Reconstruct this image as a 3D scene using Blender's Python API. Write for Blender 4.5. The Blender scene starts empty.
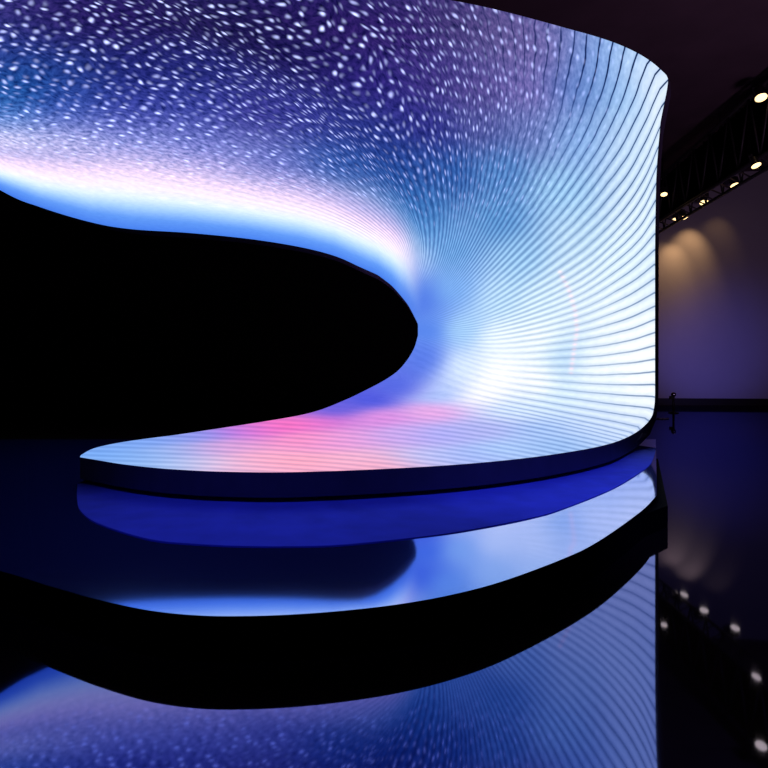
import bpy, bmesh, math, random
import numpy as np
random.seed(4); rng = np.random.default_rng(7)
SC = bpy.context.scene; C = SC.collection
F = 560.0; HOR = 375.0; CX = 384.0; CAMZ = 1.6

# ------------------------------------------------------------------ helpers
def at(px, py, d):                       # a sighting (pixel + distance in metres) to a point of the hall
    return ((px-CX)/F*d, d, CAMZ-(py-HOR)/F*d)
def dz(py, z):                           # distance of a point of height z seen on row py
    return F*(CAMZ-z)/(py-HOR)
def lin(c):
    c = np.asarray(c, float)/255.0
    return np.where(c <= .04045, c/12.92, ((c+.055)/1.055)**2.4)
def mesh_obj(name, verts, faces, m=None, parent=None, smooth=False):
    me = bpy.data.meshes.new(name); me.from_pydata([tuple(v) for v in verts], [], [tuple(f) for f in faces]); me.update()
    if smooth: me.polygons.foreach_set('use_smooth', [True]*len(me.polygons))
    o = bpy.data.objects.new(name, me); C.objects.link(o)
    if m: me.materials.append(m)
    if parent: o.parent = parent
    return o
def bm_obj(name, bm, m, parent=None, smooth=False):
    me = bpy.data.meshes.new(name); bmesh.ops.recalc_face_normals(bm, faces=bm.faces); bm.to_mesh(me); bm.free()
    if smooth: me.polygons.foreach_set('use_smooth', [True]*len(me.polygons))
    o = bpy.data.objects.new(name, me); C.objects.link(o); me.materials.append(m)
    if parent: o.parent = parent
    return o
def empty(name, loc=(0,0,0), label=None, cat=None, group=None):
    o = bpy.data.objects.new(name, None); C.objects.link(o); o.location = loc; tag(o, label, cat, group); return o
def tag(o, label=None, cat=None, group=None, kind=None):
    if label: o['label'] = label
    if cat: o['category'] = cat
    if group: o['group'] = group
    if kind: o['kind'] = kind
    return o
def add_box(bm, a, b):
    (x0,y0,z0),(x1,y1,z1) = a,b
    v = [bm.verts.new(p) for p in [(x0,y0,z0),(x1,y0,z0),(x1,y1,z0),(x0,y1,z0),(x0,y0,z1),(x1,y0,z1),(x1,y1,z1),(x0,y1,z1)]]
    for f in [(0,3,2,1),(4,5,6,7),(0,1,5,4),(1,2,6,5),(2,3,7,6),(3,0,4,7)]: bm.faces.new([v[i] for i in f])
def add_tube(bm, a, b, r0, r1=None, n=12, caps=True):
    from mathutils import Vector
    a = Vector(a); b = Vector(b); r1 = r0 if r1 is None else r1
    w = (b-a).normalized(); h = Vector((0,0,1)) if abs(w.z) < .9 else Vector((1,0,0))
    u = w.cross(h).normalized(); v = w.cross(u)
    A = [bm.verts.new(a+(u*math.cos(t)+v*math.sin(t))*r0) for t in [2*math.pi*k/n for k in range(n)]]
    B = [bm.verts.new(b+(u*math.cos(t)+v*math.sin(t))*r1) for t in [2*math.pi*k/n for k in range(n)]]
    for k in range(n): bm.faces.new((A[k],A[(k+1)%n],B[(k+1)%n],B[k]))
    if caps: bm.faces.new(A[::-1]); bm.faces.new(B)
def add_lathe(bm, prof, n=20):
    rings = [[bm.verts.new((r*math.cos(2*math.pi*k/n), r*math.sin(2*math.pi*k/n), z)) for k in range(n)] for r,z in prof]
    for A,B in zip(rings, rings[1:]):
        for k in range(n): bm.faces.new((A[k],A[(k+1)%n],B[(k+1)%n],B[k]))
    bm.faces.new(rings[0][::-1]); bm.faces.new(rings[-1])

# ------------------------------------------------------------------ materials
def mat(name, col, rough=.5, metal=0, spec=.5, ior=1.45, noise=None, coat=0, bump=0, emit=None, es=0, var=.25):
    m = bpy.data.materials.new(name); m.use_nodes = True; nt = m.node_tree; b = nt.nodes['Principled BSDF']
    b.inputs['Base Color'].default_value = (*col, 1); b.inputs['Roughness'].default_value = rough
    b.inputs['Metallic'].default_value = metal; b.inputs['Specular IOR Level'].default_value = spec
    b.inputs['IOR'].default_value = ior; b.inputs['Coat Weight'].default_value = coat
    if emit: b.inputs['Emission Color'].default_value = (*emit,1); b.inputs['Emission Strength'].default_value = es
    if noise:
        tc = nt.nodes.new('ShaderNodeTexCoord'); n = nt.nodes.new('ShaderNodeTexNoise'); n.inputs['Scale'].default_value = noise[0]
        n.inputs['Detail'].default_value = 6; nt.links.new(tc.outputs['Object'], n.inputs['Vector'])
        r = nt.nodes.new('ShaderNodeMapRange'); r.inputs['To Min'].default_value = max(0,rough-noise[1]); r.inputs['To Max'].default_value = rough+noise[1]
        nt.links.new(n.outputs['Fac'], r.inputs['Value']); nt.links.new(r.outputs[0], b.inputs['Roughness'])
        mx = nt.nodes.new('ShaderNodeMixRGB'); mx.inputs[1].default_value = (*[c*(1-var) for c in col],1); mx.inputs[2].default_value = (*[c*(1+var) for c in col],1)
        nt.links.new(n.outputs['Fac'], mx.inputs[0]); nt.links.new(mx.outputs[0], b.inputs['Base Color'])
        if bump:
            bp = nt.nodes.new('ShaderNodeBump'); bp.inputs['Strength'].default_value = bump; bp.inputs['Distance'].default_value = .01
            nt.links.new(n.outputs['Fac'], bp.inputs['Height']); nt.links.new(bp.outputs[0], b.inputs['Normal'])
    return m
def deck_mat():
    m = bpy.data.materials.new('gloss_deck'); m.use_nodes = True; nt = m.node_tree; nt.nodes.clear(); N = nt.nodes; L = nt.links
    o = N.new('ShaderNodeOutputMaterial'); a = N.new('ShaderNodeBsdfGlossy'); b = N.new('ShaderNodeBsdfGlossy'); mx = N.new('ShaderNodeMixShader')
    a.inputs['Color'].default_value = (.5,.58,.93,1); b.inputs['Color'].default_value = (.06,.10,.7,1); b.inputs['Roughness'].default_value = .5
    tc = N.new('ShaderNodeTexCoord'); n = N.new('ShaderNodeTexNoise'); n.inputs['Scale'].default_value = 1.2; L.new(tc.outputs['Object'], n.inputs['Vector'])
    r = N.new('ShaderNodeMapRange'); r.inputs['To Min'].default_value = .05; r.inputs['To Max'].default_value = .085; L.new(n.outputs['Fac'], r.inputs['Value']); L.new(r.outputs[0], a.inputs['Roughness'])
    mx.inputs[0].default_value = .10; L.new(a.outputs[0], mx.inputs[1]); L.new(b.outputs[0], mx.inputs[2]); L.new(mx.outputs[0], o.inputs[0]); return m
M_deck = deck_mat()
M_fascia = mat('matte_black_fascia', (.0012,.0012,.0015), .9, spec=.05, noise=(3,.05))
M_case = mat('dark_casing', (.09,.07,.13), .45, spec=.4, noise=(4,.08))
M_plate = mat('reflection_blue', (.12,.16,.9), .8, spec=.0, noise=(3,.04))
M_trimline = mat('edge_trim_metal', (.12,.12,.13), .35, metal=.8, noise=(9,.1))
M_wall = mat('painted_wall', (.35,.33,.35), .85, noise=(2,.05), bump=.05, var=.04)
M_dark = mat('dark_paint', (.012,.011,.014), .85, spec=.2, noise=(2,.05))
M_ceil = mat('ceiling_paint', (.10,.065,.08), .9, spec=.1, noise=(1,.05))
M_skirt = mat('dark_skirting', (.006,.0025,.002), .5, noise=(6,.1))
M_truss = mat('truss_black', (.03,.026,.028), .5, spec=.4, noise=(8,.1))
M_cloth = mat('black_masking_cloth', (.006,.005,.006), .95, spec=.05, noise=(5,.02))
M_can = mat('lamp_can', (.03,.028,.025), .4, noise=(20,.1))
M_lens = mat('warm_lens', (1,.8,.5), .3, emit=(1,.68,.30), es=2.6, noise=(30,.05))
M_strip = mat('blue_strip', (.05,.08,.4), .3, emit=(.05,.06,.75), es=3.0, noise=(30,.05))
M_chrome = mat('chrome', (.5,.5,.52), .2, metal=1, noise=(30,.05))
M_post = mat('post_black', (.01,.01,.012), .4, noise=(30,.05))
M_cable = mat('cable_grey', (.12,.12,.15), .5, noise=(30,.05))

# floor: dark polished boards
def floor_mat():
    m = bpy.data.materials.new('polished_floor'); m.use_nodes = True; nt = m.node_tree; nt.nodes.clear(); N = nt.nodes; L = nt.links
    o = N.new('ShaderNodeOutputMaterial'); g = N.new('ShaderNodeBsdfGlossy'); d = N.new('ShaderNodeBsdfDiffuse'); ad = N.new('ShaderNodeAddShader')
    tc = N.new('ShaderNodeTexCoord'); br = N.new('ShaderNodeTexBrick')
    br.inputs['Color1'].default_value = (.010,.0055,.0045,1); br.inputs['Color2'].default_value = (.014,.0075,.006,1); br.inputs['Mortar'].default_value = (.002,.001,.001,1)
    br.inputs['Scale'].default_value = 1; br.inputs['Brick Width'].default_value = 2.4; br.inputs['Row Height'].default_value = 1.2; br.inputs['Mortar Size'].default_value = .004
    L.new(tc.outputs['Object'], br.inputs['Vector']); L.new(br.outputs['Color'], d.inputs['Color'])
    n = N.new('ShaderNodeTexNoise'); n.inputs['Scale'].default_value = 1.5; L.new(tc.outputs['Object'], n.inputs['Vector'])
    r = N.new('ShaderNodeMapRange'); r.inputs['To Min'].default_value = .025; r.inputs['To Max'].default_value = .042
    L.new(n.outputs['Fac'], r.inputs['Value']); L.new(r.outputs[0], g.inputs['Roughness'])
    g.inputs['Color'].default_value = (.125,.155,.39,1)
    L.new(g.outputs[0], ad.inputs[0]); L.new(d.outputs[0], ad.inputs[1]); L.new(ad.outputs[0], o.inputs[0]); return m
M_floor = floor_mat()

# ------------------------------------------------------------------ room
def struct_box(name, a, b, m):
    bm = bmesh.new(); add_box(bm, a, b); return tag(bm_obj(name, bm, m), kind='structure')
X0, X1, Y0, H = -22, 26, -9, 12.3
struct_box('floor', (X0,Y0,-.2), (X1,36,0), M_floor)
struct_box('ceiling', (X0,Y0,H), (X1,36,H+.2), M_ceil)
struct_box('wall_left', (X0-.2,Y0,0), (X0,36,H), M_dark)
struct_box('wall_right', (X1,Y0,0), (X1+.2,36,H), M_dark)
struct_box('wall_front', (X0,Y0-.2,0), (X1,Y0,H), M_dark)
def wy(x): return 29.9-(x-15.2)*.12          # far wall, slightly turned
def slab(name, xa, xb, z0, z1, off0, off1, m):
    vs = [(xa,wy(xa)-off0,z0),(xb,wy(xb)-off0,z0),(xb,wy(xb)+off1,z0),(xa,wy(xa)+off1,z0)]
    vs += [(x,y,z1) for x,y,_ in vs]
    return mesh_obj(name, vs, [(0,3,2,1),(4,5,6,7),(0,1,5,4),(1,2,6,5),(2,3,7,6),(3,0,4,7)], m)
tag(slab('wall_back', 11, X1, 0, H, 0, .25, M_wall), kind='structure')
tag(slab('wall_back_dark', X0, 11, 0, H, 0, .25, M_dark), kind='structure')
bpy.data.objects['wall_back_dark'].name = 'wall_rear'
tag(slab('baseboard_back', 14.0, X1, 0, .36, .05, 0, M_skirt), kind='structure')

# ------------------------------------------------------------------ the LED wall
# each line runs from the mouth's edge outward to the screen's border: (u, [(px,py,d) ...])
Z = lambda px,py,z: (px,py,dz(py,z))
LINES = [
 (0,   [(378,275,10.5),(360,267,10.6),(335,256,11.4),(300,247,12.4),(250,239,13.4),(190,233,14.2),(130,229,14.6),(90,222,14.6),(40,207,14.0),(0,190,13.4),(-100,130,12.2),(-260,30,11.2)]),
 (12,  [(392,286,10.5),(396,262,10.5),(370,232,11.1),(300,200,12.3),(150,155,13.6),(0,110,13.0),(-120,70,12.0),(-270,0,11.0)]),
 (26,  [(401,296,10.5),(415,262,10.5),(405,215,10.5),(340,140,11.0),(240,65,11.3),(120,-10,11.1),(0,-70,10.6),(-120,-130,10.4)]),
 (36,  [(408,305,10.5),(435,262,10.6),(440,200,10.4),(420,120,10.2),(385,50,10.1),(330,-16,9.9)]),
 (45,  [(412,312,10.5),(450,270,10.6),(478,190,10.5),(485,110,10.2),(474,50,9.9),(455,1,9.7)]),
 (53,  [(415,318,10.5),(465,275,10.7),(515,200,10.6),(543,130,10.3),(556,75,9.9),(562,27,9.6)]),
 (58,  [(417,322,10.5),(475,285,10.7),(545,210,10.6),(590,145,10.3),(614,95,9.95),(625,47,9.7)]),
 (61,  [(418,325,10.5),(482,295,10.7),(560,225,10.6),(612,160,10.3),(640,110,10.0),(660,69,9.8)]),
 (62.0,[(418,326,10.5),(484,299,10.7),(565,232,10.6),(618,170,10.3),(646,126,10.0),(668,80,9.85)]),
 (64.2,[(418,328,10.5),(487,308,10.7),(572,252,10.6),(622,205,10.4),(644,168,10.2),(659,133,10.0)]),
 (67.2,[(418,330,10.5),(490,318,10.7),(575,278,10.7),(620,240,10.5),(642,215,10.3),(656,187,10.1)]),
 (71.8,[(418,332,10.5),(490,332,10.7),(575,310,10.7),(625,284,10.5),(655,262,10.2)]),
 (76.5,[(418,335,10.5),(490,350,10.7),(575,344,10.7),(625,336,10.5),(655,326,10.2)]),
 (79.6,[(417,339,10.5),(490,366,10.7),(575,372,10.7),(625,370,10.5),(655,367,10.2)]),
 (81.9,[(415,346,10.5),(487,376,10.7),(565,388,10.6),(620,394,10.4),(655,396,10.2)]),
 (83.3,[(410,356,10.5),(480,385,10.7),(560,400,10.5),(620,409,10.3),(653,413,10.1)]),
 (84.8,[(402,367,10.4),(468,393,10.6),(555,411,10.2),(610,421,10.0),(642,428,9.9)]),
 (88,  [(388,378,10.4),(440,399,10.5),(520,418,9.9),(575,433,9.0),Z(612,443,.6)]),
 (93,  [(366,390,10.1),(420,407,10.2),(490,428,9.4),(535,444,8.0),Z(562,453,.6)]),
 (99,  [(345,400,9.8),(400,416,9.8),(455,438,8.6),Z(490,452,.605),Z(512,459.5,.6)]),
 (105, [(310,413,9.45),(350,425,9.3),(400,443,8.0),Z(430,456,.605),Z(450,465,.6)]),
 (110, [(270,420.5,9.1),(305,434,8.6),(350,452,7.2),Z(390,468.5,.6)]),
 (114, [(235,426,8.8),(270,443,7.9),Z(305,461,.605),Z(330,471,.6)]),
 (118, [(205,430.5,8.5),(230,447,7.6),Z(255,464,.605),Z(270,472.3,.6)]),
 (121, [(175,435,8.25),Z(195,452,.615),Z(220,471.5,.6)]),
 (124, [(140,439.5,8.0),Z(155,455,.61),Z(170,469,.6)]),
 (126, [(112,444,7.7),Z(119,455,.61),Z(125,464.5,.6)]),
 (127.2,[Z(92,449,.625),Z(95,454.5,.61),Z(97,460,.6)]),
 (127.9,[Z(81,455,.602),Z(80.3,456,.601),Z(80,457.2,.6)]),
]
NT, NR = 640, 300
def cr(P, n):                                   # Catmull-Rom through points, resampled by length
    P = np.array(P, float); Q = np.vstack([2*P[0]-P[1], P, 2*P[-1]-P[-2]]); out = []
    for i in range(1, len(Q)-2):
        t = np.linspace(0,1,24,endpoint=False)[:,None]; a,b,c,d = Q[i-1],Q[i],Q[i+1],Q[i+2]
        out.append(.5*((2*b)+(-a+c)*t+(2*a-5*b+4*c-d)*t**2+(-a+3*b-3*c+d)*t**3))
    out = np.vstack(out+[P[-1:]])
    L = np.r_[0, np.cumsum(np.linalg.norm(np.diff(out[:,:2],axis=0),axis=1))]
    s = np.linspace(0,1,n)*L[-1]
    return np.stack([np.interp(s,L,out[:,k]) for k in range(3)],1), L[-1]
def pchip(x, Y, xq):
    h = np.diff(x); dl = np.diff(Y,axis=0)/h[:,None,None]
    m = np.zeros_like(Y); w1 = 2*h[1:]+h[:-1]; w2 = h[1:]+2*h[:-1]
    a, b = dl[:-1], dl[1:]
    with np.errstate(divide='ignore', invalid='ignore'):
        hm = (w1+w2)[:,None,None]/(w1[:,None,None]/a+w2[:,None,None]/b)
    m[1:-1] = np.where(a*b > 0, hm, 0); m[0] = dl[0]; m[-1] = dl[-1]
    i = np.clip(np.searchsorted(x, xq)-1, 0, len(x)-2); t = ((xq-x[i])/h[i])[:,None,None]; hh = h[i][:,None,None]
    return (2*t**3-3*t**2+1)*Y[i]+(t**3-2*t**2+t)*hh*m[i]+(-2*t**3+3*t**2)*Y[i+1]+(t**3-t**2)*hh*m[i+1]
us = np.array([l[0] for l in LINES], float)
res = [cr(l[1], NR) for l in LINES]
grid = np.stack([r[0] for r in res]); lens = np.array([r[1] for r in res])
uq = np.linspace(us[0], us[-1], NT)
G = pchip(us, grid, uq)                         # NT x NR x 3  (px,py,d)
# light smoothing across the lines, borders kept
for _ in range(45):
    S = G.copy(); S[2:-2,:,:] = (G[:-4]+2*G[1:-3]+3*G[2:-2]+2*G[3:-1]+G[4:])/9; G[:, 1:-1] = S[:, 1:-1]
lq = np.interp(uq, us, lens)
V = np.linspace(0,1,NR)[None,:]*lq[:,None]
U = np.repeat(uq[:,None], NR, 1)
cc = np.polyfit([90,180,260,340,400,470,555,612,642],[366,370,374,379,384,393,410.5,421.5,428],3)
UT = 84.8+(G[...,1]-np.polyval(cc,G[...,0]))/4.4
tb_ = np.clip((U-84.8)/3.0,0,1); tb_ = tb_*tb_*(3-2*tb_)
U = U*(1-tb_)+UT*tb_
P = np.stack([(G[...,0]-CX)/F*G[...,2], G[...,2], CAMZ-(G[...,1]-HOR)/F*G[...,2]], -1)
gy, gx = np.gradient(P, axis=0), np.gradient(P, axis=1)
Nn = np.cross(gx, gy); Nn /= np.linalg.norm(Nn,axis=-1,keepdims=True)+1e-9
if Nn[NT//2, NR//2, 1] < 0: Nn = -Nn            # away from the hall
for _ in range(12):                              # smooth the normals
    K = Nn.copy(); K[1:-1] = (Nn[:-2]+Nn[1:-1]+Nn[2:])/3; K[:,1:-1] = (K[:,:-2]+K[:,1:-1]+K[:,2:])/3; Nn = K/np.linalg.norm(K,axis=-1,keepdims=True)

# displayed picture: colours and weights laid on the screen surface
COL = """0,10,45,40,110;60,20,35,25,90;130,20,30,20,85;200,20,30,25,80;260,30,20,15,60;330,30,35,20,90;400,30,45,30,100;450,20,60,50,110;500,30,90,80,140;540,50,105,95,160;600,60,110,150,215;630,60,180,210,245;660,85,225,235,250
0,60,35,60,140;20,90,10,70,140;60,90,30,60,140;130,70,25,30,105;200,70,30,35,110;300,60,25,20,80;370,80,40,30,120;430,80,55,45,120;480,90,80,70,140;530,90,110,100,170;580,90,85,120,190;620,100,150,190,235;655,130,220,235,250
0,113,60,110,190;60,110,55,80,175;130,110,45,55,150;200,110,50,60,150;256,110,50,50,135;320,120,45,50,135;380,130,30,40,120;430,130,40,40,125;480,130,75,80,150;530,130,100,115,180;580,140,130,170,225;630,160,195,220,245
0,138,200,195,240;60,142,170,170,225;130,144,130,140,215;200,148,110,120,200;280,165,100,110,190;340,165,40,80,160;400,170,25,65,145;450,170,45,90,165;500,170,80,130,195;560,190,150,195,235;640,220,215,232,250
0,155,248,228,250;60,165,242,225,250;130,168,235,212,248;200,178,230,198,242;280,195,230,200,240;340,215,230,210,248;375,226,190,200,240;420,210,50,110,180;420,235,90,150,215
0,172,215,235,255;70,184,205,228,255;150,194,218,235,255;220,207,228,238,255;290,218,255,242,254;340,231,255,242,252;380,242,255,246,254;408,253,242,246,255
0,187,110,175,245;50,203,85,155,240;100,215,75,140,235;160,223,95,148,240;220,230,130,168,245;280,238,115,148,240;330,250,105,135,235;370,265,85,115,225;400,287,80,115,220
425,300,80,120,225;430,330,85,130,230;425,360,80,115,225;400,385,80,100,220;370,400,75,85,215;330,412,95,90,215
450,250,105,160,220;450,290,120,170,235;460,330,160,202,244;460,370,215,232,252;440,395,165,190,245;500,220,90,145,205;520,260,150,195,235;500,300,182,216,245;500,340,232,244,253;500,375,255,255,255;480,395,250,250,255;540,380,250,252,255;540,300,205,229,248;540,340,234,244,252;580,240,185,215,240;580,290,215,232,249;560,360,175,208,240;600,370,238,246,254;620,260,215,235,250;620,310,228,240,252;640,380,248,252,255;600,400,215,232,252;560,400,205,228,250;640,350,245,250,255;640,410,230,240,252
512,410,200,220,250;540,430,160,190,240;600,425,190,210,245;560,445,150,185,235;480,430,170,175,235;620,438,190,210,245
430,412,225,165,225;380,418,215,140,220;320,420,228,118,205;285,425,245,110,185;260,428,225,115,205;235,430,185,120,220;300,440,245,145,195;340,440,228,155,215;400,435,195,165,232;440,435,170,170,240;300,462,248,165,190;350,460,238,175,205;385,464,240,170,195;420,458,185,190,240;260,458,245,170,200;225,447,215,160,215;180,450,160,175,230;150,455,140,178,235;110,455,115,165,238;205,465,205,195,232;160,466,150,188,235;240,468,235,175,205;200,435,135,145,230;150,442,120,160,235;500,450,165,195,243;470,455,160,180,240
-150,60,60,110,190;-150,0,40,60,140;-150,110,200,200,240;-200,60,230,225,250;-150,-90,35,30,95;100,-60,30,25,90;300,-20,25,20,80"""
# px, py, star, stripe, border-line
WTS = """0,10,1,0,0;100,10,1,0,0;200,30,1,0,0;300,30,1,0,0;400,30,.95,0,0;450,20,.8,0,.1;500,30,.55,0,.55;540,50,.5,.05,.7;600,60,.2,.1,1;640,70,.05,.1,1;660,90,0,.1,1
0,100,.9,0,0;100,100,.9,0,0;200,100,.9,0,0;300,110,.9,.05,0;400,110,.8,.1,0;450,110,.7,.1,0;500,100,.55,.1,.2;550,110,.4,.15,.4;600,120,.1,.2,.8;640,130,0,.2,.9
0,135,.7,0,0;100,140,.7,0,0;200,155,.7,.05,0;300,175,.6,.2,0;360,170,.7,.35,0;420,180,.5,.5,0;470,180,.35,.55,0;520,170,.25,.5,.1;580,180,.05,.45,.4;640,200,0,.3,.8
0,158,.2,.1,0;100,168,.2,.1,0;200,182,.2,.1,0;300,205,.15,.15,0;370,225,.1,.4,0
0,180,0,0,0;100,200,0,0,0;200,215,0,0,0;300,232,0,0,0;380,255,0,0,0;400,290,0,0,0
430,240,.1,.55,0;470,250,.05,.55,0;520,250,0,.5,0;580,250,0,.4,.1;640,260,0,.2,.6;430,300,0,.08,0;460,320,0,.25,0;520,310,0,.4,0;580,310,0,.28,.15;640,320,0,.15,.6;440,360,0,.06,0;500,370,0,.12,0;560,370,0,.25,.1;610,375,0,.15,.4;645,385,0,.1,.7;560,400,0,.25,.3;640,412,0,.15,.6;540,425,0,.38,.15;600,430,0,.3,.25
400,430,0,.22,0;300,440,0,.25,0;200,450,0,.25,0;120,455,0,.2,0;350,412,0,.05,0;450,450,0,.25,0;400,395,0,0,0;500,440,0,.28,0"""
def parse(s): return np.array([[float(x) for x in k.split(',')] for l in s.split('\n') for k in l.split(';')])
def field(K, qx, qy, power=3.2, eps=5, ys=1.5):
    num = np.zeros(qx.shape+(K.shape[1]-2,)); den = np.zeros(qx.shape)
    for k in K:
        w = 1/((qx-k[0])**2+((qy-k[1])*ys)**2+eps**2)**(power/2); num += w[...,None]*k[2:]; den += w
    return num/den[...,None]
qx, qy = G[...,0], G[...,1]
ysc = np.where(qy > 395, 3.0, np.where((qx < 400), 2.2, 1.2))
col = field(parse(COL), qx, qy, 3.6, 9, ysc); wts = field(parse(WTS), qx, qy, 3.6, 9, ysc)
def blur(A, n):
    for _ in range(n):
        A[1:-1] = (A[:-2]+2*A[1:-1]+A[2:])/4; A[0] = A[1]; A[-1] = A[-2]
        A[:,1:-1] = (A[:,:-2]+2*A[:,1:-1]+A[:,2:])/4; A[:,0] = A[:,1]; A[:,-1] = A[:,-2]
    return A
col = blur(col, 110); wts = blur(wts, 60)
# glowing band that follows the mouth's upper lip
ex = [-260,-100,0,40,90,130,190,250,300,335,360,378,392,405,418]; ey = [30,130,190,207,222,229,233,239,247,256,267,275,286,300,325]
bw = np.interp(qx,[-260,0,50,100,130,250,340,380,400,418],[17,17,24,30,32,27,26,27,30,34]); qq = (np.interp(qx,ex,ey)-qy)/bw
prof = [0,.35,.7,1.0,1.4,1.8,2.4,3.2]; pc = np.array([(70,125,232),(95,150,240),(165,205,252),(222,240,255),(252,236,252),(236,212,246),(165,160,220),(120,130,205)],float)
bc = np.stack([np.interp(qq,prof,pc[:,k]) for k in range(3)],-1)
sm = lambda x: np.clip(x,0,1)**2*(3-2*np.clip(x,0,1))
bwt = sm((3.1-qq)/1.3)*sm((426-qx)/36)*(qy < 330)*sm((qq+.5)/.2)
col = col*(1-bwt[...,None])+bc*bwt[...,None]
wts[...,0] *= 1-.95*sm((2.0-qq)/.9)*sm((426-qx)/30)*(qy<330); wts[...,1] *= 1-.9*sm((1.5-qq)/.5)*sm((426-qx)/30)*(qy<330)
def seg_dist(qx, qy, pts):
    best = np.full(qx.shape, 1e9)
    for (ax,ay),(bx,by) in zip(pts, pts[1:]):
        t = np.clip(((qx-ax)*(bx-ax)+(qy-ay)*(by-ay))/((bx-ax)**2+(by-ay)**2),0,1)
        best = np.minimum(best, np.hypot(qx-ax-t*(bx-ax), qy-ay-t*(by-ay)))
    return best
d_arc = seg_dist(qx, qy, [(560,272),(569,290),(575,310),(577,330),(574,350),(571,372)])
spark = np.exp(-(d_arc/2.3)**2)*(.55+.45*np.sin(qy*1.3))
col = col*(1-spark[...,None]*.8)+np.array([255,225,238.])*spark[...,None]*.8
for (dx,dy) in [(15,174),(30,172),(45,178),(82,186),(107,190),(130,191),(163,198),(193,203),(222,206),(250,208)]:
    w = np.exp(-((qx-dx)/5)**2-((qy-dy-(qx-dx)*.15)/1.2)**2)*.7; col = col*(1-w[...,None])+255*w[...,None]
colL = lin(np.clip(col,0,255))

def screen_mat():
    m = bpy.data.materials.new('led_display'); m.use_nodes = True; nt = m.node_tree; N = nt.nodes; L = nt.links; N.clear()
    out = N.new('ShaderNodeOutputMaterial'); em = N.new('ShaderNodeEmission'); gl = N.new('ShaderNodeBsdfGlossy'); ad = N.new('ShaderNodeAddShader')
    gl.inputs['Color'].default_value = (.015,.015,.015,1); gl.inputs['Roughness'].default_value = .4
    def at_(n): a = N.new('ShaderNodeAttribute'); a.attribute_name = n; return a
    def mth(op, a, b=None, c=None, clamp=False):
        n = N.new('ShaderNodeMath'); n.operation = op; n.use_clamp = clamp
        for i,x in enumerate((a,b,c)):
            if x is None: continue
            if isinstance(x,(int,float)): n.inputs[i].default_value = x
            else: L.new(x, n.inputs[i])
        return n.outputs[0]
    def ramp(x, a, b, c=0, d=1):
        n = N.new('ShaderNodeMapRange'); n.interpolation_type = 'SMOOTHSTEP'; L.new(x, n.inputs['Value'])
        for k,v in zip(('From Min','From Max','To Min','To Max'),(a,b,c,d)): n.inputs[k].default_value = v
        return n.outputs[0]
    cA, wA = at_('picture'), at_('weights')
    uv = N.new('ShaderNodeUVMap'); uv.uv_map = 'screen'; sp = N.new('ShaderNodeSeparateXYZ'); L.new(uv.outputs[0], sp.inputs[0])
    u, v = sp.outputs[0], sp.outputs[1]              # u = stripe number, v = run along the stripe
    ws = N.new('ShaderNodeSeparateColor'); L.new(wA.outputs['Color'], ws.inputs[0]); wst, wsr, wln = ws.outputs[0], ws.outputs[1], ws.outputs[2]
    # wobble
    cb = N.new('ShaderNodeCombineXYZ'); L.new(u, cb.inputs[0]); L.new(mth('MULTIPLY', v, .05), cb.inputs[1])
    nz = N.new('ShaderNodeTexNoise'); nz.inputs['Scale'].default_value = .6; nz.inputs['Detail'].default_value = 2; L.new(cb.outputs[0], nz.inputs['Vector'])
    ww = mth('MULTIPLY', mth('SUBTRACT', nz.outputs['Fac'], .5), mth('MULTIPLY_ADD', wst, 1.3, .15))
    uw = mth('ADD', u, ww)
    # stars
    cs = N.new('ShaderNodeCombineXYZ'); L.new(mth('MULTIPLY',uw,1.7), cs.inputs[0]); L.new(mth('MULTIPLY', v, .070), cs.inputs[1])
    vo = N.new('ShaderNodeTexVoronoi'); vo.voronoi_dimensions = '2D'; vo.inputs['Scale'].default_value = 1; vo.inputs['Randomness'].default_value = .58; L.new(cs.outputs[0], vo.inputs['Vector'])
    vs = N.new('ShaderNodeSeparateColor'); L.new(vo.outputs['Color'], vs.inputs[0])
    dot = mth('POWER', ramp(vo.outputs['Distance'], .03, .42, 1, 0), 2.0)
    bri = mth('MULTIPLY_ADD', mth('POWER', vs.outputs[0], 2.2), 1.6, .28)
    star = mth('MULTIPLY', mth('MULTIPLY', dot, bri), wst)
    # fine dark flecks between the stars
    n2 = N.new('ShaderNodeTexNoise'); n2.inputs['Scale'].default_value = 2.1; n2.inputs['Detail'].default_value = 3; L.new(cs.outputs[0], n2.inputs['Vector'])
    fl = mth('MULTIPLY_ADD', mth('MULTIPLY', mth('SUBTRACT', n2.outputs['Fac'], .5), 2.6), mth('MULTIPLY_ADD', wst, 1.3, .08), 1)
    fl = mth('MAXIMUM', fl, .15)
    # stripes and dark gaps between lamellae
    cw = mth('MULTIPLY_ADD', mth('COSINE', mth('MULTIPLY', uw, 2*math.pi)), .5, .5)
    st = mth('SUBTRACT', 1, mth('MULTIPLY', wsr, mth('MULTIPLY', cw, 1.0)))
    # sparkle along stripes
    fr = mth('ABSOLUTE', mth('SUBTRACT', mth('FRACT', mth('ADD', uw, .5)), .5))   # 0 on a line
    ln = mth('SUBTRACT', 1, mth('MULTIPLY', ramp(fr, .03, .10, 1, 0), mth('MULTIPLY', wln, .97)))
    gain = mth('MULTIPLY', mth('MULTIPLY', st, ln), fl)
    gain = mth('MULTIPLY', gain, mth('MULTIPLY_ADD', wsr, .42, 1))
    mx = N.new('ShaderNodeMixRGB'); mx.blend_type = 'MULTIPLY'; mx.inputs[0].default_value = 1
    L.new(cA.outputs['Color'], mx.inputs[1]); cg = N.new('ShaderNodeCombineXYZ')
    for i,p in enumerate((1.35,1.1,.75)): L.new(mth('POWER', gain, p), cg.inputs[i])
    L.new(cg.outputs[0], mx.inputs[2])
    sc = N.new('ShaderNodeMixRGB'); sc.blend_type = 'ADD'; sc.inputs[0].default_value = 1; L.new(mx.outputs[0], sc.inputs[1])
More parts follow.
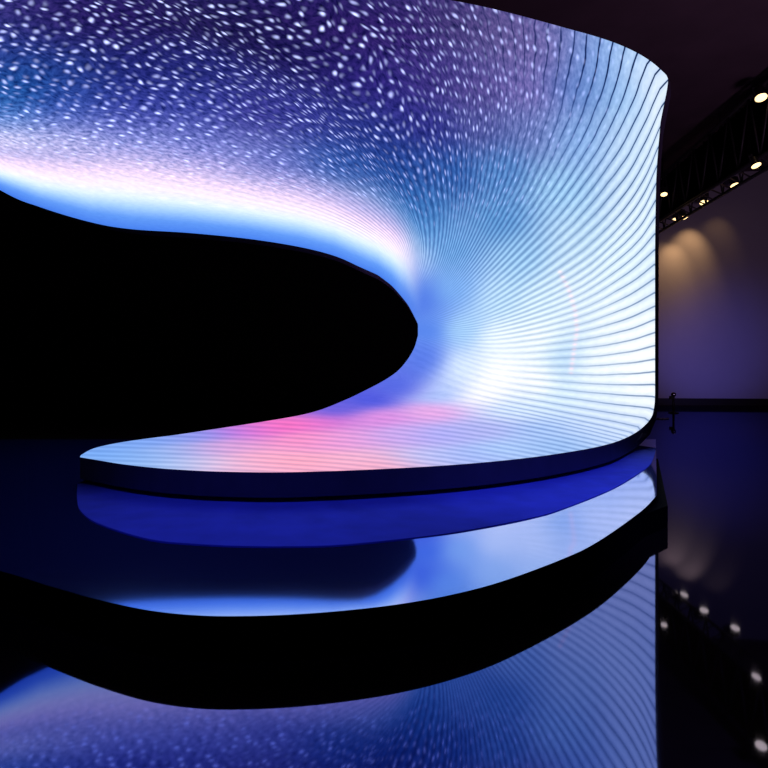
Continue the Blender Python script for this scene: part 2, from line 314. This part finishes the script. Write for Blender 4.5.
    sv = N.new('ShaderNodeVectorMath'); sv.operation = 'SCALE'; sv.inputs[0].default_value = (.52,.58,1.0); L.new(star, sv.inputs['Scale']); L.new(sv.outputs[0], sc.inputs[2])
    L.new(sc.outputs[0], em.inputs['Color']); em.inputs['Strength'].default_value = 1.1
    L.new(em.outputs[0], ad.inputs[0]); L.new(gl.outputs[0], ad.inputs[1]); L.new(ad.outputs[0], out.inputs[0])
    return m
led = empty('led_screen', (0,8,0), 'huge curved video screen with blue and white rays and stars above the stage', 'video screen')
led.location = (0,0,0)
def grid_faces(n, m):
    i = np.arange(n-1)[:,None]*m+np.arange(m-1)[None,:]; i = i.ravel()
    return np.stack([i, i+1, i+1+m, i+m], 1)
FC = grid_faces(NT, NR)
me = bpy.data.meshes.new('display_surface'); me.from_pydata(P.reshape(-1,3).tolist(), [], FC.tolist()); me.update()
me.polygons.foreach_set('use_smooth', [True]*len(me.polygons))
a = me.color_attributes.new('picture', 'FLOAT_COLOR', 'POINT'); a.data.foreach_set('color', np.concatenate([colL.reshape(-1,3), np.ones((NT*NR,1))],1).astype(np.float32).ravel())
a = me.color_attributes.new('weights', 'FLOAT_COLOR', 'POINT'); a.data.foreach_set('color', np.concatenate([wts.reshape(-1,3), np.ones((NT*NR,1))],1).astype(np.float32).ravel())
uvl = me.uv_layers.new(name='screen'); vi = np.zeros(len(me.loops), np.int32); me.loops.foreach_get('vertex_index', vi)
UV = np.stack([U.ravel(), V.ravel()],1)[vi]; uvl.data.foreach_set('uv', UV.astype(np.float32).ravel())
ds = bpy.data.objects.new('display_surface', me); C.objects.link(ds); ds.parent = led; me.materials.append(screen_mat())
# casing: back skin and edge faces
step = 4
ti = np.unique(np.r_[np.arange(0,NT,step), NT-1]); ri = np.unique(np.r_[np.arange(0,NR,step), NR-1])
Ps = P[np.ix_(ti,ri)]; Ns = Nn[np.ix_(ti,ri)].copy()
tk = np.interp(uq[ti], [0,30,60,84,88,128], [.6,.5,.3,.26,.26,.26])[:,None,None]
low = np.clip((1.15-Ps[...,2])/.5, 0, 1)[...,None]           # under the tongue the casing hangs straight down
sx = np.interp(Ps[...,0],[1.0,4.2],[.06,.80])[...,None]; Bk = np.concatenate([sx, np.ones_like(sx), 0*sx],-1); Dn = Bk*(1-low)+np.array([0,0,-1.])*low; Dn /= np.linalg.norm(Dn,axis=-1,keepdims=True)
F0 = Ps + Dn*.004; B0 = Ps + Dn*tk
n, m = len(ti), len(ri)
vs = np.concatenate([F0.reshape(-1,3), B0.reshape(-1,3)]); off = n*m
fc = [tuple(f) for f in (grid_faces(n,m)[:, ::-1]+off).tolist()]
edge = [(i,0) for i in range(n)]+[(n-1,j) for j in range(1,m)]+[(i,m-1) for i in range(n-2,-1,-1)]+[(0,j) for j in range(m-2,0,-1)]
ids = [i*m+j for i,j in edge]
for p,q in zip(ids, ids[1:]+ids[:1]): fc.append((p,q,q+off,p+off))
mesh_obj('casing', vs, fc, M_case, led)
# under-lip light strip following the tongue's front edge
front = [k for k in range(NT) if 86 <= uq[k] <= 127.8][::4]
E = P[front, -1]                                              # outer border points
def poly_off(E, o):
    T = np.gradient(E[:,:2],axis=0); T /= np.linalg.norm(T,axis=1,keepdims=True); Nr = np.stack([-T[:,1],T[:,0]],1)
    if Nr[len(E)//2,1] < 0: Nr = -Nr
    return E[:,:2]+Nr*o
def strip(name, E, o0, o1, z0, z1, m, parent):
    A, B = poly_off(E,o0), poly_off(E,o1); k = len(A)
    vs = [(x,y,z0) for x,y in A]+[(x,y,z0) for x,y in B]+[(x,y,z1) for x,y in B]+[(x,y,z1) for x,y in A]
    fc = [(s*k+i, s*k+i+1, ((s+1)%4)*k+i+1, ((s+1)%4)*k+i) for s in range(4) for i in range(k-1)]+[(0,k,2*k,3*k),(k-1,4*k-1,3*k-1,2*k-1)]
    return mesh_obj(name, vs, fc, m, parent)
ss = E[6:-14]
A = poly_off(ss, .45); bz = [(x,y) for x,y in A]
bm = bmesh.new(); k = len(bz); lo = [bm.verts.new((x,y,.306)) for x,y in bz]; hi = [bm.verts.new((x,y,.345)) for x,y in bz]
for i in range(k): bm.faces.new((lo[i],lo[(i+1)%k],hi[(i+1)%k],hi[i]))
bm.faces.new(lo[::-1]); bm.faces.new(hi); bm_obj('support_plinth', bm, M_fascia, led)

# ------------------------------------------------------------------ stage platform
EZ = .26
ctrl = [(-700,470),(-400,500),(-120,543),(0,571),(50,586),(100,600),(150,610.5),(200,615.5),(250,616),(300,614),(350,610),(400,604),(450,595),(500,582),(560,560),(600,541),(640,514),(657,497)]
cp,_ = cr([(x,y,0) for x,y in ctrl], 260)
FE = np.array([[(x-CX)/F*dz(y,EZ), dz(y,EZ)] for x,y,_ in cp])
nb = 120; bx = np.linspace(FE[0,0]-1, 5.58, len(FE)); tt = np.r_[0, np.cumsum(np.linspace(.3,1.7,nb-1))]; tt /= tt[-1]
by = np.full(len(FE), 11.5)
w = np.interp(np.arange(len(FE)), [0,len(FE)*.75,len(FE)-1],[0,0,1])
SP = FE[:,None,:]*(1-tt[None,:,None]) + np.stack([bx*.6+.4*np.linspace(FE[0,0],5.58,len(FE)), by],-1)[:,None,:]*tt[None,:,None]
# rolled front: height by distance to the front edge
q = SP.reshape(-1,2); best = np.full(len(q),1e9)
kx = int(np.argmax(FE[:,0]/FE[:,1]*F+CX > 585)); FD = np.vstack([FE[:kx:2], FE[kx]+np.array([[6,.6]])])
for a_,b_ in zip(FD, FD[1:]):
    ab = b_-a_; t = np.clip(((q-a_)@ab)/(ab@ab),0,1); best = np.minimum(best, np.linalg.norm(q-a_-t[:,None]*ab,axis=1))
R, SL = 1.3, .030
s_ = np.minimum(best, R); zz = EZ + SL*s_ - SL*s_**2/(2*R)
sv = np.concatenate([q, zz[:,None]],1); nF = len(FE)
st = empty('stage_platform', (0,0,0), 'low rounded stage with glossy mirror-like deck and matte black front under the video screen', 'stage')
deck = mesh_obj('deck', sv, grid_faces(nF, nb)[:, ::-1], M_deck, st, smooth=True)
# body under the deck
loop = [i*nb for i in range(nF)]+[(nF-1)*nb+j for j in range(1,nb)]+[i*nb+nb-1 for i in range(nF-2,-1,-1)]+[j for j in range(nb-2,0,-1)]
top = [tuple(sv[i]-np.array([0,0,.006])) for i in loop]; bot = [(x,y,0.0) for x,y,_ in top]; k = len(loop)
mesh_obj('fascia', top+bot, [(i,(i+1)%k,k+(i+1)%k,k+i) for i in range(k)], M_fascia, st)
# blue plate added on the deck round the tongue, coloured as the rim's reflection
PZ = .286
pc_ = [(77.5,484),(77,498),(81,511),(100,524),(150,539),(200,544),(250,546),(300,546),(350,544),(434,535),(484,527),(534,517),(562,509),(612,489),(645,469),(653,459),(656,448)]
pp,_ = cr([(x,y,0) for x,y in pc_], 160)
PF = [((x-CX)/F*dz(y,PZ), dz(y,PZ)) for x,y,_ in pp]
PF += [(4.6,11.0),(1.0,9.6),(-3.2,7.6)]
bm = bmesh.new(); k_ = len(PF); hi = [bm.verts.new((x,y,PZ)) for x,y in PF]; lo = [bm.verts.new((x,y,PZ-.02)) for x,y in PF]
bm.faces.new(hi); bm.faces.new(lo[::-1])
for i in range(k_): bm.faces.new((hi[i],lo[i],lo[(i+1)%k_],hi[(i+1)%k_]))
bm_obj('blue_reflection_plate', bm, M_plate, st)['label'] = 'added blue plate in place of the rim reflection under the tongue'
sp_ = [(2.49,5.45),(2.99,5.9),(4.5,9.2),(4.3,9.2),(3.02,6.2)]; bm = bmesh.new(); hi = [bm.verts.new((x,y,.225)) for x,y in sp_]; lo = [bm.verts.new((x,y,0)) for x,y in sp_]
bm.faces.new(hi); bm.faces.new(lo[::-1])
for i in range(5): bm.faces.new((hi[i],lo[i],lo[(i+1)%5],hi[(i+1)%5]))
bm_obj('side_panel', bm, M_fascia, st)
kf = 120
FE3 = np.concatenate([FE[:kf], np.full((kf,1),EZ)],1)
strip('edge_trim', FE3, -.008, .004, EZ-.010, EZ+.003, M_trimline, st)

# ------------------------------------------------------------------ raked lighting truss along the far wall
from mathutils import Vector
ta = Vector((13.75,29.0,9.95)); tb = Vector((13.75,15.5,10.8))
tr = empty('lighting_truss', (0,0,0), 'long black lattice truss with hanging dark cloth, raked under the ceiling at right', 'truss')
w_ = (tb-ta).normalized(); sd = Vector((w_.y,-w_.x,0)).normalized()*.45
if sd.x > 0: sd = -sd
upv = Vector((0,0,1))
def hh(t): return .98+.37*t           # half depth grows toward the near end (taller drape)
def corner(t, s, u): return ta.lerp(tb,t)+sd*s+upv*u*hh(t)
for s in (-1,1):
    for u_ in (-1,1):
        bm = bmesh.new(); add_tube(bm, corner(0,s,u_), corner(1,s,u_), .07); bm_obj('chord', bm, M_truss, tr, True)
bm = bmesh.new(); nl = 22
for i in range(nl):
    t0, t1 = i/nl, (i+1)/nl
    for s in (-1,1):
        add_tube(bm, corner(t0,s,-1 if i%2 else 1), corner(t1,s,1 if i%2 else -1), .035, n=8)
    add_tube(bm, corner(t0,-1,1), corner(t1,1,1), .03, n=8); add_tube(bm, corner(t0,-1,-1), corner(t1,1,-1), .03, n=8)
bm_obj('lattice', bm, M_truss, tr, True)
bm = bmesh.new(); nc = 260; rows = []
for j,u_ in enumerate((.92,.3,-.3,-.97)):
    rows.append([bm.verts.new(corner(i/nc, .70+.14*math.sin(i*.9)*(.4+.25*j), u_)) for i in range(nc+1)])
for A_,B_ in zip(rows,rows[1:]):
    for i in range(nc): bm.faces.new((A_[i],A_[i+1],B_[i+1],B_[i]))
cl = bm_obj('masking_cloth', bm, M_cloth, tr, True)
md = cl.modifiers.new('thick','SOLIDIFY'); md.thickness = .02
for t in (.1,.45,.8):
    bm = bmesh.new(); p = corner(t,0,1); add_tube(bm, p, (p.x,p.y,H), .02, n=8); bm_obj('hanger', bm, M_truss, tr)
# spotlights on the truss
def spot_proto(name='spotlight'):
    t = empty(name)
    bm = bmesh.new(); add_lathe(bm, [(.10,.34),(.13,.30),(.14,.05),(.19,-.02),(.185,-.03),(.12,-.01)]); bm_obj('housing', bm, M_can, t, True)
    bm = bmesh.new(); add_lathe(bm, [(.165,-.022),(.165,-.035),(.09,-.055)]); bm_obj('lens', bm, M_lens, t, True)
    bm = bmesh.new()
    for s in (-1,1): add_box(bm, (s*.19-.012,-.02,.1),(s*.19+.012,.02,.42))
    add_box(bm, (-.2,-.02,.40),(.2,.02,.43)); add_tube(bm,(0,0,.42),(0,0,.52),.03); bm_obj('yoke', bm, M_truss, t)
    return t
def copy_tree(o, parent=None):
    c = o.copy(); C.objects.link(c); c.parent = parent
    for ch in list(o.children): copy_tree(ch, c)
    return c
SPOTS = [ # px, py, d, scale, label
 (664,194,25.9,.85,'small warm spotlight high on the truss right beside the screen edge'),
 (675,219,28.9,.75,'faintest warm spotlight at the low far end of the truss'),
 (684,217,28.85,1.15,'warm spotlight under the far truss casting the leftmost bright cone on the wall'),
 (704,202,28.5,1.2,'warm spotlight below the truss above the widest amber cone on the wall'),
 (735,185,28.2,1.25,'warm spotlight below the truss between the widest cone and the frame edge'),
 (756,165,19.4,.9,'bright warm spotlight under the truss nearest the right frame edge'),
 (761,97,19.2,1.1,'largest warm spotlight, on the upper side of the truss at far right')]
proto = spot_proto()
for i,(px,py,d,s,lab) in enumerate(SPOTS):
    o = proto if i == 0 else copy_tree(proto)
    o.location = at(px,py,d); o.scale = (s,s,s); o.rotation_euler = (math.radians(-22),0,math.radians(20*(i%3)-20))
    tag(o, lab, 'spotlight', 'warm spotlights on the truss')
def spot_light(loc, target, energy, color, size, blend=.6, r=.1):
    l = bpy.data.lights.new('lamp','SPOT'); l.energy = energy; l.color = color; l.spot_size = math.radians(size); l.spot_blend = blend; l.shadow_soft_size = r
    o = bpy.data.objects.new('lamp', l); C.objects.link(o); o.location = loc
    o.rotation_euler = (Vector(target)-Vector(loc)).to_track_quat('-Z','Y').to_euler(); return o
for (px,py,d,e,sz) in [(673,222,28.9,60,62),(684,221,28.7,190,60),(704,206,28.4,290,66),(735,190,28.1,40,60),(756,171,20.4,60,60)]:
    p = Vector(at(px,py,d)); spot_light(p, (p.x-.1, wy(p.x)+.3, p.z-3.0), e, (1,.58,.25), sz, 1.0, .1)
# blue-violet wash on the far wall, from a lamp behind the screen
spot_light((13.5,22,1.0), (17.2,wy(17.2),2.8), 950, (.15,.15,1), 54, 1.0, .4)
spot_light((12.5,20,4.0), (17.5,wy(17.5),5.0), 160, (.5,.26,.7), 75, 1.0, .6)
# added unseen blue lamps overhead, brightening the blue plate and the tongue's rim
for (a_,b_,e_) in [((-1.5,2.5,8.5),(-1.0,5.6,.3),620),((2.5,3.0,8.5),(2.6,6.8,.3),1150)]: spot_light(a_, b_, e_, (.13,.16,1), 38, 1.0, .3)
# added unseen fill lamp, aimed up to brighten the ceiling
def area(loc, target, energy, color, sx, sy):
    l = bpy.data.lights.new('lamp','AREA'); l.shape='RECTANGLE'; l.size=sx; l.size_y=sy; l.energy=energy; l.color=color
    o = bpy.data.objects.new('ceiling_fill_lamp', l); C.objects.link(o); o.location=loc
    o.rotation_euler = (Vector(target)-Vector(loc)).to_track_quat('-Z','Y').to_euler(); return o
area((11.5,9,2.5),(15,17,H), 260, (.9,.55,1), 2, 2)

# ------------------------------------------------------------------ barrier post and floor cable by the screen's far corner
pd = F*CAMZ/(413-HOR); bx_, by_ = (673.5-CX)/F*pd, pd
ps = empty('barrier_post', (bx_,by_,0), 'short black barrier post with shiny round cap in front of the far skirting', 'barrier post')
bm = bmesh.new(); add_lathe(bm, [(.20,0),(.20,.03),(.05,.06),(.045,.07)]); bm_obj('base', bm, M_post, ps, True)
bm = bmesh.new(); add_tube(bm,(0,0,.06),(0,0,.72),.045); bm_obj('pole', bm, M_post, ps, True)
bm = bmesh.new(); bmesh.ops.create_uvsphere(bm, u_segments=20, v_segments=12, radius=.10)
bmesh.ops.translate(bm, verts=bm.verts, vec=(0,0,.78)); bm_obj('cap', bm, M_chrome, ps, True)
bm = bmesh.new(); add_box(bm, (-.16,-.05,.58),(.02,.05,.72)); bm_obj('clip', bm, M_post, ps)
cd = F*CAMZ/(419-HOR); bm = bmesh.new(); pts = [((x-CX)/F*cd, cd+.1*math.sin(x*.5), .02) for x in range(640,671,3)]
for a_,b_ in zip(pts,pts[1:]): add_tube(bm,a_,b_,.02,n=8)
tag(bm_obj('floor_cable', bm, M_cable, None, True), 'thin grey cable lying on the floor beside the screen corner', 'cable')

# ------------------------------------------------------------------ world and camera
wd = bpy.data.worlds.new('world'); SC.world = wd; wd.use_nodes = True
wd.node_tree.nodes['Background'].inputs[0].default_value = (.02,.02,.05,1); wd.node_tree.nodes['Background'].inputs[1].default_value = .02
cam = bpy.data.cameras.new('camera'); cam.sensor_width = 36; cam.lens = F/768*36; cam.clip_end = 200
cam.shift_y = (HOR-384)/768
co = bpy.data.objects.new('camera', cam); C.objects.link(co); co.location = (0,0,CAMZ); co.rotation_euler = (math.pi/2,0,0)
SC.camera = co
SC.view_settings.view_transform = 'Standard'; SC.view_settings.look = 'None'; SC.view_settings.exposure = 0; SC.view_settings.gamma = 1
